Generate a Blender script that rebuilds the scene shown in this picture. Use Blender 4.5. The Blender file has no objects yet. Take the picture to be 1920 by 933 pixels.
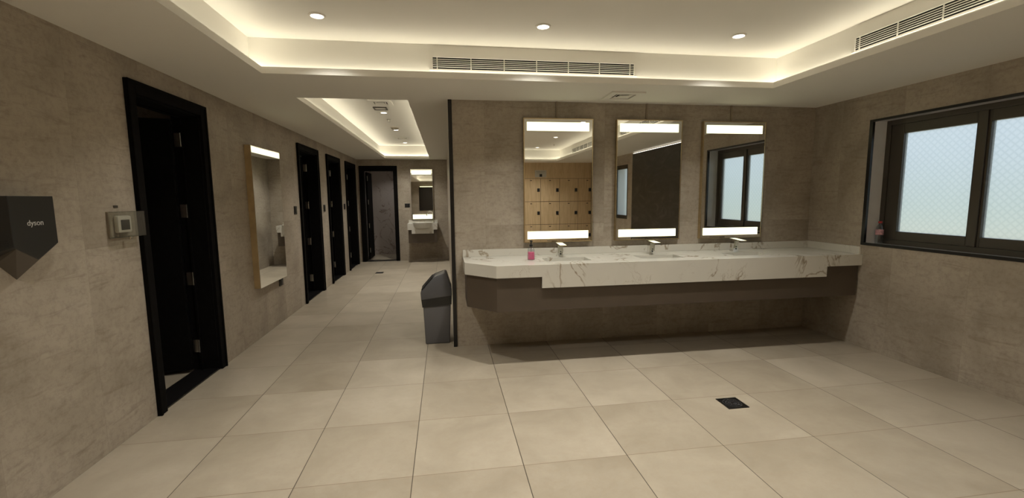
import bpy, bmesh, math, random
from mathutils import Matrix, Vector
random.seed(7)
PI = math.pi
SC = bpy.context.scene
C = SC.collection

# ------------------------------------------------------------------ camera
cam_d = bpy.data.cameras.new('camera'); cam = bpy.data.objects.new('camera', cam_d); C.objects.link(cam)
YAW, PITCH, ROLL, FPX = -0.14844296, -0.11382315, -0.01004737, 833.24
cy, sy, cp, sp = math.cos(YAW), math.sin(YAW), math.cos(PITCH), math.sin(PITCH)
fw = Vector((-sy*cp, cy*cp, sp)); rt = Vector((cy, sy, 0)); up = rt.cross(fw)
cr, sr = math.cos(ROLL), math.sin(ROLL)
r2 = cr*rt + sr*up; u2 = -sr*rt + cr*up
m = Matrix((r2, u2, -fw)).transposed().to_4x4(); m.translation = Vector((0, 0, 1.46))
cam.matrix_world = m
cam_d.sensor_width = 36; cam_d.sensor_fit = 'HORIZONTAL'; cam_d.lens = FPX/1920*36; cam_d.clip_start = .02; cam_d.clip_end = 200
SC.camera = cam

# ------------------------------------------------------------------ view and world
SC.view_settings.view_transform = 'Standard'; SC.view_settings.look = 'None'
SC.view_settings.gamma = 1; SC.view_settings.use_curve_mapping = False
SC.view_settings.exposure = 0.05
try:
    SC.cycles.max_bounces = 10; SC.cycles.diffuse_bounces = 5; SC.cycles.glossy_bounces = 6
    SC.cycles.transmission_bounces = 8; SC.cycles.transparent_max_bounces = 10
    SC.cycles.sample_clamp_indirect = 4; SC.cycles.caustics_reflective = False; SC.cycles.caustics_refractive = False
except Exception: pass
W = bpy.data.worlds.new('sky'); SC.world = W; W.use_nodes = True
nt = W.node_tree; nt.nodes.clear()
wo = nt.nodes.new('ShaderNodeOutputWorld'); bg = nt.nodes.new('ShaderNodeBackground')
tc = nt.nodes.new('ShaderNodeTexCoord'); sx = nt.nodes.new('ShaderNodeSeparateXYZ'); cr_ = nt.nodes.new('ShaderNodeValToRGB'); ma = nt.nodes.new('ShaderNodeMath')
ma.operation = 'MULTIPLY_ADD'; ma.inputs[1].default_value = .5; ma.inputs[2].default_value = .5
nt.links.new(tc.outputs['Generated'], sx.inputs[0]); nt.links.new(sx.outputs[2], ma.inputs[0]); nt.links.new(ma.outputs[0], cr_.inputs[0])
e = cr_.color_ramp.elements
e[0].position = .455; e[0].color = (.60, .60, .47, 1)
e[1].position = .485; e[1].color = (.44, .53, .49, 1)
n = cr_.color_ramp.elements.new(.53); n.color = (.50, .60, .68, 1)
n = cr_.color_ramp.elements.new(.62); n.color = (.66, .77, .92, 1)
nt.links.new(cr_.outputs[0], bg.inputs[0]); bg.inputs[1].default_value = 1.8
nt.links.new(bg.outputs[0], wo.inputs[0])

WARM = (1.0, .92, .72)      # cove tape
DOWN = (1.0, .96, .87)      # downlights
E_DOWN, E_DOWN_CORR = 28.5, 32.0
E_COVE, E_COVE_CORR = 1.12, 1.4     # watts per metre of tape

def lamp_area(name, loc, sxx, syy, energy, rot=(0, 0, 0), color=WARM, parent=None):
    l = bpy.data.lights.new(name, 'AREA'); l.shape = 'RECTANGLE'; l.size = sxx; l.size_y = syy
    l.energy = energy; l.color = color
    o = bpy.data.objects.new(name, l); C.objects.link(o); o.location = loc; o.rotation_euler = rot
    if parent: o.parent = parent
    return o

# ------------------------------------------------------------------ measured layout (metres)
XL, XR, YV, YF, YB = -1.983, 3.928, 4.324, 10.816, -3.10
XC = .075            # corridor's right-hand wall
HC, HU = 2.381, 2.67 # soffit, raised ceiling
TW = .20             # wall thickness

# ------------------------------------------------------------------ materials
def new_mat(name):
    m = bpy.data.materials.new(name); m.use_nodes = True
    return m, m.node_tree, m.node_tree.nodes['Principled BSDF']
def mat(name, col, rough=.5, metal=0, bump=0, bscale=60, var=0, vscale=6, spec=None, **kw):
    m, t, b = new_mat(name)
    b.inputs['Base Color'].default_value = (*col, 1); b.inputs['Roughness'].default_value = rough; b.inputs['Metallic'].default_value = metal
    if spec is not None: b.inputs['Specular IOR Level'].default_value = spec
    for k, v in kw.items():
        b.inputs[k.replace('_', ' ')].default_value = v
    g = t.nodes.new('ShaderNodeNewGeometry')
    if var:
        nz = t.nodes.new('ShaderNodeTexNoise'); nz.inputs['Scale'].default_value = vscale; nz.inputs['Detail'].default_value = 6
        rp = t.nodes.new('ShaderNodeValToRGB'); t.links.new(g.outputs['Position'], nz.inputs['Vector']); t.links.new(nz.outputs[0], rp.inputs[0])
        a, c = rp.color_ramp.elements; a.position = .3; c.position = .7
        a.color = (*[x*(1-var) for x in col], 1); c.color = (*[min(1, x*(1+var)) for x in col], 1)
        t.links.new(rp.outputs[0], b.inputs['Base Color'])
    if bump:
        nz = t.nodes.new('ShaderNodeTexNoise'); nz.inputs['Scale'].default_value = bscale; nz.inputs['Detail'].default_value = 4
        bp = t.nodes.new('ShaderNodeBump'); bp.inputs['Strength'].default_value = bump; bp.inputs['Distance'].default_value = .002
        t.links.new(g.outputs['Position'], nz.inputs['Vector']); t.links.new(nz.outputs[0], bp.inputs['Height']); t.links.new(bp.outputs[0], b.inputs['Normal'])
    return m
def emit(name, col, s):
    m, t, b = new_mat(name)
    b.inputs['Base Color'].default_value = (.8, .8, .8, 1)
    b.inputs['Emission Color'].default_value = (*col, 1); b.inputs['Emission Strength'].default_value = s
    return m

class NT:                                       # tiny node helper
    def __init__(s, t): s.t = t
    def n(s, kind, **kw):
        x = s.t.nodes.new(kind)
        for k, v in kw.items(): setattr(x, k, v)
        return x
    def put(s, sock, v):
        if isinstance(v, bpy.types.NodeSocket): s.t.links.new(v, sock)
        else: sock.default_value = v
    def math(s, op, a, b=0, c=None, clamp=False):
        x = s.n('ShaderNodeMath', operation=op, use_clamp=clamp); s.put(x.inputs[0], a); s.put(x.inputs[1], b)
        if c is not None: s.put(x.inputs[2], c)
        return x.outputs[0]
    def mix(s, f, a, b, mode='MIX'):
        x = s.n('ShaderNodeMix', data_type='RGBA', blend_type=mode); s.put(x.inputs[0], f); s.put(x.inputs[6], a); s.put(x.inputs[7], b)
        return x.outputs[2]
    def noise(s, vec, scale, detail=4, rough=.55, dist=0):
        x = s.n('ShaderNodeTexNoise'); s.put(x.inputs['Vector'], vec); x.inputs['Scale'].default_value = scale
        x.inputs['Detail'].default_value = detail; x.inputs['Roughness'].default_value = rough; x.inputs['Distortion'].default_value = dist
        return x.outputs[0]
    def ramp(s, f, stops):
        x = s.n('ShaderNodeValToRGB'); s.put(x.inputs[0], f); el = x.color_ramp.elements
        while len(el) < len(stops): el.new(.5)
        for q, (p, c) in zip(el, stops): q.position = p; q.color = (*c, 1) if len(c) == 3 else c
        return x.outputs[0]
    def xyz(s, v):
        x = s.n('ShaderNodeSeparateXYZ'); s.put(x.inputs[0], v); return x.outputs
    def comb(s, a, b, c):
        x = s.n('ShaderNodeCombineXYZ'); s.put(x.inputs[0], a); s.put(x.inputs[1], b); s.put(x.inputs[2], c); return x.outputs[0]

def tile_lines(N, a, b, pa, pb, oa, ob, w):
    """grout mask and cell id of a grid"""
    ua = N.math('DIVIDE', N.math('SUBTRACT', a, oa), pa); ub = N.math('DIVIDE', N.math('SUBTRACT', b, ob), pb)
    ia = N.math('FLOOR', ua); ib = N.math('FLOOR', ub)
    fa = N.math('ABSOLUTE', N.math('SUBTRACT', N.math('SUBTRACT', ua, ia), .5)); fb = N.math('ABSOLUTE', N.math('SUBTRACT', N.math('SUBTRACT', ub, ib), .5))
    la = N.math('GREATER_THAN', fa, .5-w/pa/2); lb = N.math('GREATER_THAN', fb, .5-w/pb/2)
    wn = N.n('ShaderNodeTexWhiteNoise', noise_dimensions='3D'); N.put(wn.inputs['Vector'], N.comb(ia, ib, 0.0))
    return la, lb, wn.outputs['Value'], wn.outputs['Color']

def floor_material():
    m, t, b = new_mat('beige_porcelain_floor'); N = NT(t)
    P = N.n('ShaderNodeNewGeometry').outputs['Position']; x, y, z = N.xyz(P)
    la, lb, rv, rc = tile_lines(N, x, y, .5975, .604, -.206, 2.261, .0045)
    off = N.n('ShaderNodeVectorMath', operation='MULTIPLY_ADD'); N.put(off.inputs[0], rc); off.inputs[1].default_value = (7, 7, 7); N.put(off.inputs[2], P)
    v = off.outputs[0]
    big = N.noise(v, 2.2, 6, .6, .4); fine = N.noise(v, 26, 5, .7); 
    st = N.n('ShaderNodeMapping'); st.inputs['Scale'].default_value = (3, 14, 3); N.put(st.inputs[0], v); streak = N.noise(st.outputs[0], 1.6, 4, .6, .3)
    c = N.ramp(big, [(.30, (.265, .225, .168)), (.5, (.325, .281, .216)), (.72, (.385, .337, .265))])
    c = N.mix(N.math('MULTIPLY', N.math('SUBTRACT', .56, fine), .9, clamp=True), c, (.26, .20, .14, 1))
    c = N.mix(N.math('MULTIPLY', N.math('SUBTRACT', streak, .55), .9, clamp=True), c, (.33, .26, .18, 1))
    c = N.mix(.15, c, N.ramp(rv, [(0, (.25, .2, .14)), (1, (.8, .72, .6))]))
    c = N.mix(lb, c, (.21, .16, .11, 1)); c = N.mix(la, c, (.055, .042, .03, 1))
    N.put(b.inputs['Base Color'], c)
    line = N.math('MAXIMUM', la, lb)
    N.put(b.inputs['Roughness'], N.math('ADD', N.math('MULTIPLY', fine, .12), .33)); b.inputs['Specular IOR Level'].default_value = .42
    bp = N.n('ShaderNodeBump'); bp.inputs['Strength'].default_value = .25; bp.inputs['Distance'].default_value = .002
    N.put(bp.inputs['Height'], N.math('SUBTRACT', N.math('MULTIPLY', fine, .3), line)); N.put(b.inputs['Normal'], bp.outputs[0])
    return m

def wall_material(name, axis, off, zo=0.0, tint=(1, 1, 1)):
    m, t, b = new_mat(name); N = NT(t)
    P = N.n('ShaderNodeNewGeometry').outputs['Position']; x, y, z = N.xyz(P); a = y if axis == 'y' else x
    la, lb, rv, rc = tile_lines(N, a, z, .6, 1.2, off, zo, .0025)
    o = N.n('ShaderNodeVectorMath', operation='MULTIPLY_ADD'); N.put(o.inputs[0], rc); o.inputs[1].default_value = (5, 5, 5); N.put(o.inputs[2], P); v = o.outputs[0]
    big = N.noise(v, 1.6, 5, .6, .5); fine = N.noise(v, 30, 6, .75)
    mp = N.n('ShaderNodeMapping'); mp.inputs['Scale'].default_value = (1.6, 1.6, 10); mp.inputs['Rotation'].default_value = (.12, .1, 0); N.put(mp.inputs[0], v)
    streak = N.noise(mp.outputs[0], 2.4, 7, .7, .8)
    k = lambda c: tuple(p*q for p, q in zip(c, tint))
    c = N.ramp(big, [(.3, k((.29, .248, .197))), (.5, k((.385, .334, .272))), (.72, k((.46, .404, .335)))])
    c = N.mix(N.math('MULTIPLY', N.math('SUBTRACT', streak, .52), 2.8, clamp=True), c, (*k((.20, .160, .118)), 1))
    c = N.mix(N.math('MULTIPLY', N.math('SUBTRACT', .54, fine), 1.6, clamp=True), c, (*k((.17, .135, .10)), 1))
    line = N.math('MAXIMUM', la, lb)
    c = N.mix(N.math('MULTIPLY', line, .2), c, (.12, .10, .08, 1))
    N.put(b.inputs['Base Color'], c); b.inputs['Roughness'].default_value = .46; b.inputs['Specular IOR Level'].default_value = .35
    bp = N.n('ShaderNodeBump'); bp.inputs['Strength'].default_value = .35; bp.inputs['Distance'].default_value = .002
    N.put(bp.inputs['Height'], N.math('ADD', N.math('MULTIPLY', fine, .4), N.math('MULTIPLY', streak, .6))); N.put(b.inputs['Normal'], bp.outputs[0])
    return m

def marble_material(name, base=(.72, .69, .62), vein=(.24, .175, .105), scale=1.0, rough=.18):
    m, t, b = new_mat(name); N = NT(t)
    P = N.n('ShaderNodeNewGeometry').outputs['Position']
    mp = N.n('ShaderNodeMapping'); mp.inputs['Rotation'].default_value = (.3, .7, .45); mp.inputs['Scale'].default_value = (scale, scale, scale*.7); N.put(mp.inputs[0], P); v = mp.outputs[0]
    n1 = N.noise(v, 3.1, 4, .55, 1.1); l1 = N.math('SUBTRACT', 1.0, N.math('MULTIPLY', N.math('ABSOLUTE', N.math('SUBTRACT', n1, .5)), 42), clamp=True)
    msk = N.math('MULTIPLY', N.math('SUBTRACT', N.noise(v, 2.3, 2, .5), .50), 14, clamp=True)
    n2 = N.noise(v, 6.3, 5, .6, 1.6); l2 = N.math('SUBTRACT', 1.0, N.math('MULTIPLY', N.math('ABSOLUTE', N.math('SUBTRACT', n2, .47)), 90), clamp=True)
    msk2 = N.math('MULTIPLY', N.math('SUBTRACT', N.noise(v, 3.7, 2, .5), .56), 12, clamp=True)
    cl = N.noise(v, 1.5, 4, .6)
    c = N.ramp(cl, [(.3, tuple(q*.90 for q in base)), (.7, base)])
    c = N.mix(N.math('MULTIPLY', N.math('MULTIPLY', l1, msk), .85), c, (*vein, 1))
    c = N.mix(N.math('MULTIPLY', N.math('MULTIPLY', l2, msk2), .5), c, (*vein, 1))
    N.put(b.inputs['Base Color'], c); b.inputs['Roughness'].default_value = rough
    return m

def wood_material():
    m, t, b = new_mat('oak_laminate'); N = NT(t)
    P = N.n('ShaderNodeNewGeometry').outputs['Position']
    mp = N.n('ShaderNodeMapping'); mp.inputs['Scale'].default_value = (9, 9, .9); N.put(mp.inputs[0], P)
    g = N.noise(mp.outputs[0], 3, 6, .6, .6); big = N.noise(P, 1.3, 2)
    c = N.ramp(g, [(.3, (.52, .375, .215)), (.7, (.70, .53, .33))]); c = N.mix(N.math('MULTIPLY', big, .25), c, (.58, .44, .27, 1))
    N.put(b.inputs['Base Color'], c); b.inputs['Roughness'].default_value = .45
    return m

def stone_dark_material():
    m, t, b = new_mat('dark_stone_slab'); N = NT(t)
    P = N.n('ShaderNodeNewGeometry').outputs['Position']; x, y, z = N.xyz(P)
    mp = N.n('ShaderNodeMapping'); mp.inputs['Rotation'].default_value = (.7, 0, 0); mp.inputs['Scale'].default_value = (1, 1, 2.4); N.put(mp.inputs[0], P)
    g = N.noise(mp.outputs[0], 2.0, 8, .65, 1.6)
    c = N.ramp(g, [(.35, (.008, .0075, .007)), (.55, (.022, .021, .020)), (.72, (.06, .057, .053))])
    la, lb, _, _ = tile_lines(N, y, z, .78, 2.6, -.38, 0.0, .004); c = N.mix(la, c, (.004, .004, .004, 1))
    N.put(b.inputs['Base Color'], c); b.inputs['Roughness'].default_value = .4
    bp = N.n('ShaderNodeBump'); bp.inputs['Strength'].default_value = .6; bp.inputs['Distance'].default_value = .01; N.put(bp.inputs['Height'], g); N.put(b.inputs['Normal'], bp.outputs[0])
    return m

def frosted_material():
    m, t, b = new_mat('frosted_wired_glass'); N = NT(t)
    P = N.n('ShaderNodeNewGeometry').outputs['Position']; x, y, z = N.xyz(P)
    s1 = N.math('SINE', N.math('MULTIPLY', N.math('ADD', y, z), 2*PI/.11)); s2 = N.math('SINE', N.math('MULTIPLY', N.math('SUBTRACT', y, z), 2*PI/.11))
    w = N.math('MAXIMUM', N.math('POWER', N.math('ABSOLUTE', s1), 8), N.math('POWER', N.math('ABSOLUTE', s2), 8))
    fine = N.noise(P, 160, 3, .6)
    bp = N.n('ShaderNodeBump'); bp.inputs['Strength'].default_value = .5; bp.inputs['Distance'].default_value = .002
    N.put(bp.inputs['Height'], N.math('ADD', N.math('MULTIPLY', w, .35), N.math('MULTIPLY', fine, .9)))
    t.nodes.remove(b); out = t.nodes['Material Output']
    rf = N.n('ShaderNodeBsdfRefraction'); rf.inputs['Roughness'].default_value = .28; rf.inputs['IOR'].default_value = 1.12
    N.put(rf.inputs['Color'], N.mix(N.math('MULTIPLY', w, .22), (.95, .96, .96, 1), (.58, .63, .64, 1))); N.put(rf.inputs['Normal'], bp.outputs[0])
    gl = N.n('ShaderNodeBsdfGlossy'); gl.inputs['Roughness'].default_value = .25; N.put(gl.inputs['Normal'], bp.outputs[0])
    tr = N.n('ShaderNodeBsdfTranslucent'); tr.inputs['Color'].default_value = (.8, .84, .84, 1)
    a = N.n('ShaderNodeMixShader'); a.inputs[0].default_value = .3; t.links.new(rf.outputs[0], a.inputs[1]); t.links.new(tr.outputs[0], a.inputs[2])
    c = N.n('ShaderNodeMixShader'); c.inputs[0].default_value = .05; t.links.new(a.outputs[0], c.inputs[1]); t.links.new(gl.outputs[0], c.inputs[2])
    t.links.new(c.outputs[0], out.inputs['Surface'])
    return m

FLOOR = floor_material()
WALL_L = wall_material('grey_brown_tile_left', 'y', 2.78)
WALL_V = wall_material('grey_brown_tile_vanity', 'x', .39)
MARBLE = marble_material('veined_white_marble', base=(.66, .64, .58))
MARBLE_GREY = marble_material('veined_grey_marble', base=(.52, .47, .45), vein=(.2, .14, .1), scale=.9, rough=.3)
PAINT = mat('white_ceiling_paint', (.80, .78, .73), .75, bump=.05, bscale=120)
BLACKWOOD = mat('black_stained_wood', (.0058, .0052, .0050), .7, bump=.1, bscale=90, var=.2, vscale=20, spec=.05)
BLACKMETAL = mat('black_metal', (.012, .011, .011), .28, metal=.3)
BRONZE = mat('dark_bronze_aluminium', (.075, .066, .055), .36, metal=.35)
CHROME = mat('chrome', (.80, .79, .76), .07, metal=1)
STEEL = mat('brushed_steel', (.62, .60, .56), .28, metal=1)
GOLD = mat('champagne_metal', (.66, .54, .34), .26, metal=1)
PALEWOOD = mat('pale_wood_edge', (.40, .29, .15), .45, var=.12, vscale=12)
MIRROR = mat('mirror_silver', (.90, .91, .89), .0, metal=1)
BROWN = mat('taupe_laminate', (.078, .058, .041), .5, var=.06)
CERAMIC = mat('white_ceramic', (.70, .69, .64), .12)
LIGHTBAR = emit('opal_light_bar', (1.0, .97, .58), 1.7)
LENS = emit('downlight_lens', (1.0, .95, .86), 9)
WHITEPL = mat('white_plastic', (.72, .68, .62), .4)
GREYPL = mat('dark_grey_plastic', (.075, .074, .080), .42, var=.06)
GREYPL2 = mat('mid_grey_plastic', (.105, .103, .108), .42)
LINER = mat('black_bin_liner', (.008, .008, .008), .35, bump=.8, bscale=30)
DARKGRATE = mat('dark_grate', (.012, .011, .010), .35, metal=.4)
VOID = mat('duct_shade_black', (.010, .009, .008), .9)  # near-black colour standing in for the shade inside the ducts
DRYER = mat('dark_grey_enamel', (.022, .022, .021), .32)
DRYER_GREY = mat('warm_grey_enamel', (.115, .10, .085), .35, metal=.3)
PRINT = mat('pale_print', (.62, .62, .60), .5)
BLACKPRINT = mat('black_print', (.015, .015, .015), .5)
OAK = wood_material(); STONE = stone_dark_material(); FROST = frosted_material()
SCREEN = mat('dark_screen', (.015, .017, .017), .15)
SILL = mat('pale_sill_tile', (.80, .80, .82), .2, var=.05)
def clear(name, col, rough=.03, refl=.1):       # thin clear sheet
    m, t, b = new_mat(name); N = NT(t); t.nodes.remove(b)
    a = N.n('ShaderNodeBsdfTransparent'); a.inputs[0].default_value = (*col, 1); g = N.n('ShaderNodeBsdfGlossy'); g.inputs['Roughness'].default_value = rough
    lw = N.n('ShaderNodeLayerWeight'); lw.inputs[0].default_value = .35
    x = N.n('ShaderNodeMixShader'); N.put(x.inputs[0], N.math('ADD', N.math('MULTIPLY', lw.outputs['Facing'], .22), refl)); t.links.new(a.outputs[0], x.inputs[1]); t.links.new(g.outputs[0], x.inputs[2])
    t.links.new(x.outputs[0], t.nodes['Material Output'].inputs['Surface'])
    return m
ACRYLIC = clear('clear_acrylic', (.90, .91, .89), .03, .03)
PET = clear('clear_plastic', (.86, .90, .91), .08, .08)
PINK = mat('pink_soap', (.85, .12, .28), .3)
RED = mat('red_cap', (.45, .03, .03), .4)

# ------------------------------------------------------------------ mesh helpers
class MB:
    def __init__(s): s.bm = bmesh.new()
    def box(s, x0, x1, y0, y1, z0, z1, bev=0):
        b = bmesh.new()
        bmesh.ops.create_cube(b, size=1)
        for v in b.verts: v.co = Vector(((x0+x1)/2+v.co.x*abs(x1-x0), (y0+y1)/2+v.co.y*abs(y1-y0), (z0+z1)/2+v.co.z*abs(z1-z0)))
        if bev: bmesh.ops.bevel(b, geom=b.edges[:], offset=bev, segments=2, profile=.5, affect='EDGES', clamp_overlap=True)
        s.add(b); return s
    def add(s, b):
        me = bpy.data.meshes.new('t'); b.to_mesh(me); b.free(); s.bm.from_mesh(me); bpy.data.meshes.remove(me)
    def prism(s, pts, lo, hi, axis='z', bev=0):
        """polygon pts extruded along axis; pts are the other two coordinates in x,y,z order"""
        def P(a, b, t): return {'z': (a, b, t), 'y': (a, t, b), 'x': (t, a, b)}[axis]
        b = bmesh.new(); A = [b.verts.new(P(*p, lo)) for p in pts]; B = [b.verts.new(P(*p, hi)) for p in pts]
        b.faces.new(A); b.faces.new(B[::-1]); n = len(pts)
        for i in range(n): b.faces.new((A[i], B[i], B[(i+1) % n], A[(i+1) % n]))
        bmesh.ops.recalc_face_normals(b, faces=b.faces[:])
        if bev: bmesh.ops.bevel(b, geom=b.edges[:], offset=bev, segments=2, profile=.5, affect='EDGES', clamp_overlap=True)
        s.add(b); return s
    def lathe(s, prof, c=(0, 0, 0), axis='z', seg=32, closed=False):
        b = bmesh.new(); rings = []
        for r, h in prof:
            ring = []
            for i in range(seg):
                a = 2*PI*i/seg; p, q = r*math.cos(a), r*math.sin(a)
                v = {'z': (p, q, h), 'y': (p, h, q), 'x': (h, p, q)}[axis]
                ring.append(b.verts.new((c[0]+v[0], c[1]+v[1], c[2]+v[2])))
            rings.append(ring)
        for A, B in zip(rings, rings[1:]):
            for i in range(seg): b.faces.new((A[i], A[(i+1) % seg], B[(i+1) % seg], B[i]))
        if closed:
            A, B = rings[-1], rings[0]
            for i in range(seg): b.faces.new((A[i], A[(i+1) % seg], B[(i+1) % seg], B[i]))
        else: b.faces.new(rings[0]); b.faces.new(rings[-1])
        bmesh.ops.remove_doubles(b, verts=b.verts[:], dist=1e-6)
        bmesh.ops.recalc_face_normals(b, faces=b.faces[:]); s.add(b); return s
    def tube(s, pts, r, seg=10):
        b = bmesh.new(); pts = [Vector(p) for p in pts]; rings = []
        for i, p in enumerate(pts):
            d = (pts[min(i+1, len(pts)-1)]-pts[max(i-1, 0)]).normalized()
            a = d.cross(Vector((0, 0, 1)) if abs(d.z) < .9 else Vector((1, 0, 0))).normalized(); c = d.cross(a)
            rings.append([b.verts.new(p+r*(math.cos(2*PI*k/seg)*a+math.sin(2*PI*k/seg)*c)) for k in range(seg)])
        for A, B in zip(rings, rings[1:]):
            for i in range(seg): b.faces.new((A[i], A[(i+1) % seg], B[(i+1) % seg], B[i]))
        b.faces.new(rings[0]); b.faces.new(rings[-1]); bmesh.ops.recalc_face_normals(b, faces=b.faces[:]); s.add(b); return s
    def poly(s, verts, faces):
        b = bmesh.new(); V = [b.verts.new(v) for v in verts]
        for f in faces: b.faces.new([V[i] for i in f])
        bmesh.ops.recalc_face_normals(b, faces=b.faces[:]); s.add(b); return s
    def obj(s, name, material, parent=None, smooth=False, local=None):
        me = bpy.data.meshes.new(name)
        if local is not None: bmesh.ops.translate(s.bm, verts=s.bm.verts[:], vec=-Vector(local))
        s.bm.to_mesh(me); s.bm.free(); me.materials.append(material)
        o = bpy.data.objects.new(name, me); C.objects.link(o)
        if local is not None and parent is None: o.location = local
        if smooth:
            for p in me.polygons: p.use_smooth = True
            try: me.set_sharp_from_angle(angle=math.radians(35))
            except Exception: pass
        if parent:
            o.parent = parent
            if parent.type != 'EMPTY' and local is None: pass
        return o

def struct(o): o['kind'] = 'structure'; return o
def empty(name, loc):
    o = bpy.data.objects.new(name, None); C.objects.link(o); o.location = loc; o.empty_display_size = .1; return o
def tag(o, label, cat, group=None):
    o['label'] = label; o['category'] = cat
    if group: o['group'] = group
    return o
def part(mb, name, material, root, smooth=False, label=None, via=None):
    """mesh given in world coordinates, made local to the thing's base; via = the part it is a piece of (at the base's origin)"""
    o = mb.obj(name, material, None, smooth, local=root.location)
    o.location = (0, 0, 0); o.parent = via or root
    if label: o['label'] = label
    return o
def copy_tree(o, parent=None):
    c = o.copy(); C.objects.link(c); c.parent = parent
    for ch in list(o.children): copy_tree(ch, c)
    return c

def holed(axis, lo, hi, a0, a1, z0, z1, holes):
    """wall slab with rectangular holes; axis 'x': slab normal x (thickness lo..hi), runs along y"""
    mb = MB(); A = sorted({a0, a1, *[h[0] for h in holes], *[h[1] for h in holes]}); Z = sorted({z0, z1, *[h[2] for h in holes], *[h[3] for h in holes]})
    for i in range(len(A)-1):
        zs = []
        for j in range(len(Z)-1):
            ca, cz = (A[i]+A[i+1])/2, (Z[j]+Z[j+1])/2
            if not any(h[0] < ca < h[1] and h[2] < cz < h[3] for h in holes):
                if zs and abs(zs[-1][1]-Z[j]) < 1e-9: zs[-1][1] = Z[j+1]
                else: zs.append([Z[j], Z[j+1]])
        for q0, q1 in zs:
            if axis == 'x': mb.box(lo, hi, A[i], A[i+1], q0, q1)
            else: mb.box(A[i], A[i+1], lo, hi, q0, q1)
    return mb

# ================================================================== structure
XCUB = -3.35          # back of the cubicles
DOORS = [(3.225, 4.17), (6.535, 7.535), (8.055, 9.01), (9.50, 10.485)]    # outer casing edges along the left wall
DZ, CW = 2.24, .08
FD = (-1.945, -1.085) # far door casing edges
struct(MB().box(XCUB-.15, XR+TW, YB-.6, 12.5, -.12, 0).obj('floor', FLOOR))

holes = [(a+.03, b-.03, 0, DZ-.03) for a, b in DOORS]
struct(holed('x', XL-TW, XL, YB-.6, YF, 0, HC, holes).obj('wall_left', WALL_L))
WIN1 = (2.27, 3.685, .985, 2.145); WIN2 = (-1.47, -.68, .98, 2.16)
struct(holed('x', XR, XR+.30, YB-.6, YV+.0, 0, HC, [WIN1, WIN2]).obj('wall_right', WALL_L))
struct(MB().box(XC+.013, XR+.30, YV, YV+.12, 0, HC).obj('wall_vanity', WALL_V))
struct(MB().box(XC, XC+.12, YV+.12, YF, 0, HC).obj('wall_corridor_right', WALL_L))
struct(holed('y', YF, YF+TW, XL-TW, XC+.12, 0, HC, [(FD[0]+.03, FD[1]-.03, 0, DZ-.02)]).obj('wall_far', WALL_V))
struct(MB().box(XL-TW, XR+.3, YB-.6, YB-.45, 0, HC).obj('wall_back', WALL_V))
struct(MB().box(XL, .46, YB-.45, YB, 0, HC).obj('wall_back_left', WALL_V))
struct(MB().box(.463, XR-.003, YB-.03, YB, 1.975, HC).obj('trim_locker_fascia', OAK))
# corner trim where the vanity wall meets the corridor
struct(MB().box(.052, .088, 4.308, 4.352, 0, HC-.001, .003).obj('trim_corner', BLACKMETAL))
# cubicles behind the left doors and the room behind the far door
struct(MB().box(XCUB-.12, XCUB, YB-.6, 12.4, 0, HC).obj('wall_cubicle_back', WALL_L))
for k, yy in enumerate((2.9, 4.5, 6.2, 7.75, 9.22, 10.65)):
    struct(MB().box(XCUB, XL-TW, yy-.04, yy+.04, 0, HC).obj('wall_cubicle_side', MARBLE_GREY))
struct(MB().box(XCUB, .3, 12.2, 12.32, 0, HC).obj('wall_end_room', MARBLE_GREY))
struct(MB().box(XL-.12, XL-.02, YF+TW, 12.2, 0, HC).obj('wall_end_room_left', MARBLE_GREY))
struct(MB().box(-.75, -.65, YF+TW, 12.2, 0, HC).obj('wall_end_room_right', MARBLE_GREY))

# ceiling with two raised coves
COVES = [(-1.292, 2.832, -2.60, 3.591), (-1.300, -.315, 4.385, 10.45)]
SET = .125; ST = .020; LIP = .048
def ceiling():
    mb = MB()
    x0, x1, y0, y1 = XCUB-.12, XR+.3, YB-.6, 12.32
    a, b = COVES
    z0, z1 = HC, HC+ST
    mb.box(x0, x1, y0, a[2], z0, z1); mb.box(x0, a[0], a[2], a[3], z0, z1); mb.box(a[1], x1, a[2], a[3], z0, z1)
    mb.box(x0, x1, a[3], b[2], z0, z1)
    mb.box(x0, b[0], b[2], b[3], z0, z1); mb.box(b[1], x1, b[2], b[3], z0, z1); mb.box(x0, x1, b[3], y1, z0, z1)
    for c in COVES:
        q0, q1, r0, r1 = c; t = .016; zt = HC+LIP
        mb.box(q0-t, q0, r0-t, r1+t, z1, zt); mb.box(q1, q1+t, r0-t, r1+t, z1, zt); mb.box(q0, q1, r0-t, r0, z1, zt); mb.box(q0, q1, r1, r1+t, z1, zt)
        s = SET; w = .05
        mb.box(q0-s-w, q0-s, r0-s-w, r1+s+w, z1, HU); mb.box(q1+s, q1+s+w, r0-s-w, r1+s+w, z1, HU)
        mb.box(q0-s, q1+s, r0-s-w, r0-s, z1, HU); mb.box(q0-s, q1+s, r1+s, r1+s+w, z1, HU)
        mb.box(q0-s-w, q1+s+w, r0-s-w, r1+s+w, HU, HU+.05)
    return mb
struct(ceiling().obj('ceiling', PAINT))
for ci, (q0, q1, r0, r1) in enumerate(COVES):
    ew = E_COVE if ci == 0 else E_COVE_CORR; z = HC+ST+.012; d = .106; L = .022
    # the light tape lying in the trough behind the lip, glowing upwards
    for nm, loc, a, b in (('cove_light_tape', (q0-d, (r0+r1)/2, z), L, r1-r0+2*d), ('cove_light_tape', (q1+d, (r0+r1)/2, z), L, r1-r0+2*d),
                          ('cove_light_tape', ((q0+q1)/2, r0-d, z), q1-q0+2*d, L), ('cove_light_tape', ((q0+q1)/2, r1+d, z), q1-q0+2*d, L)):
        lamp_area(nm, loc, a, b, ew*max(a, b), (PI, 0, 0))
    
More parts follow.
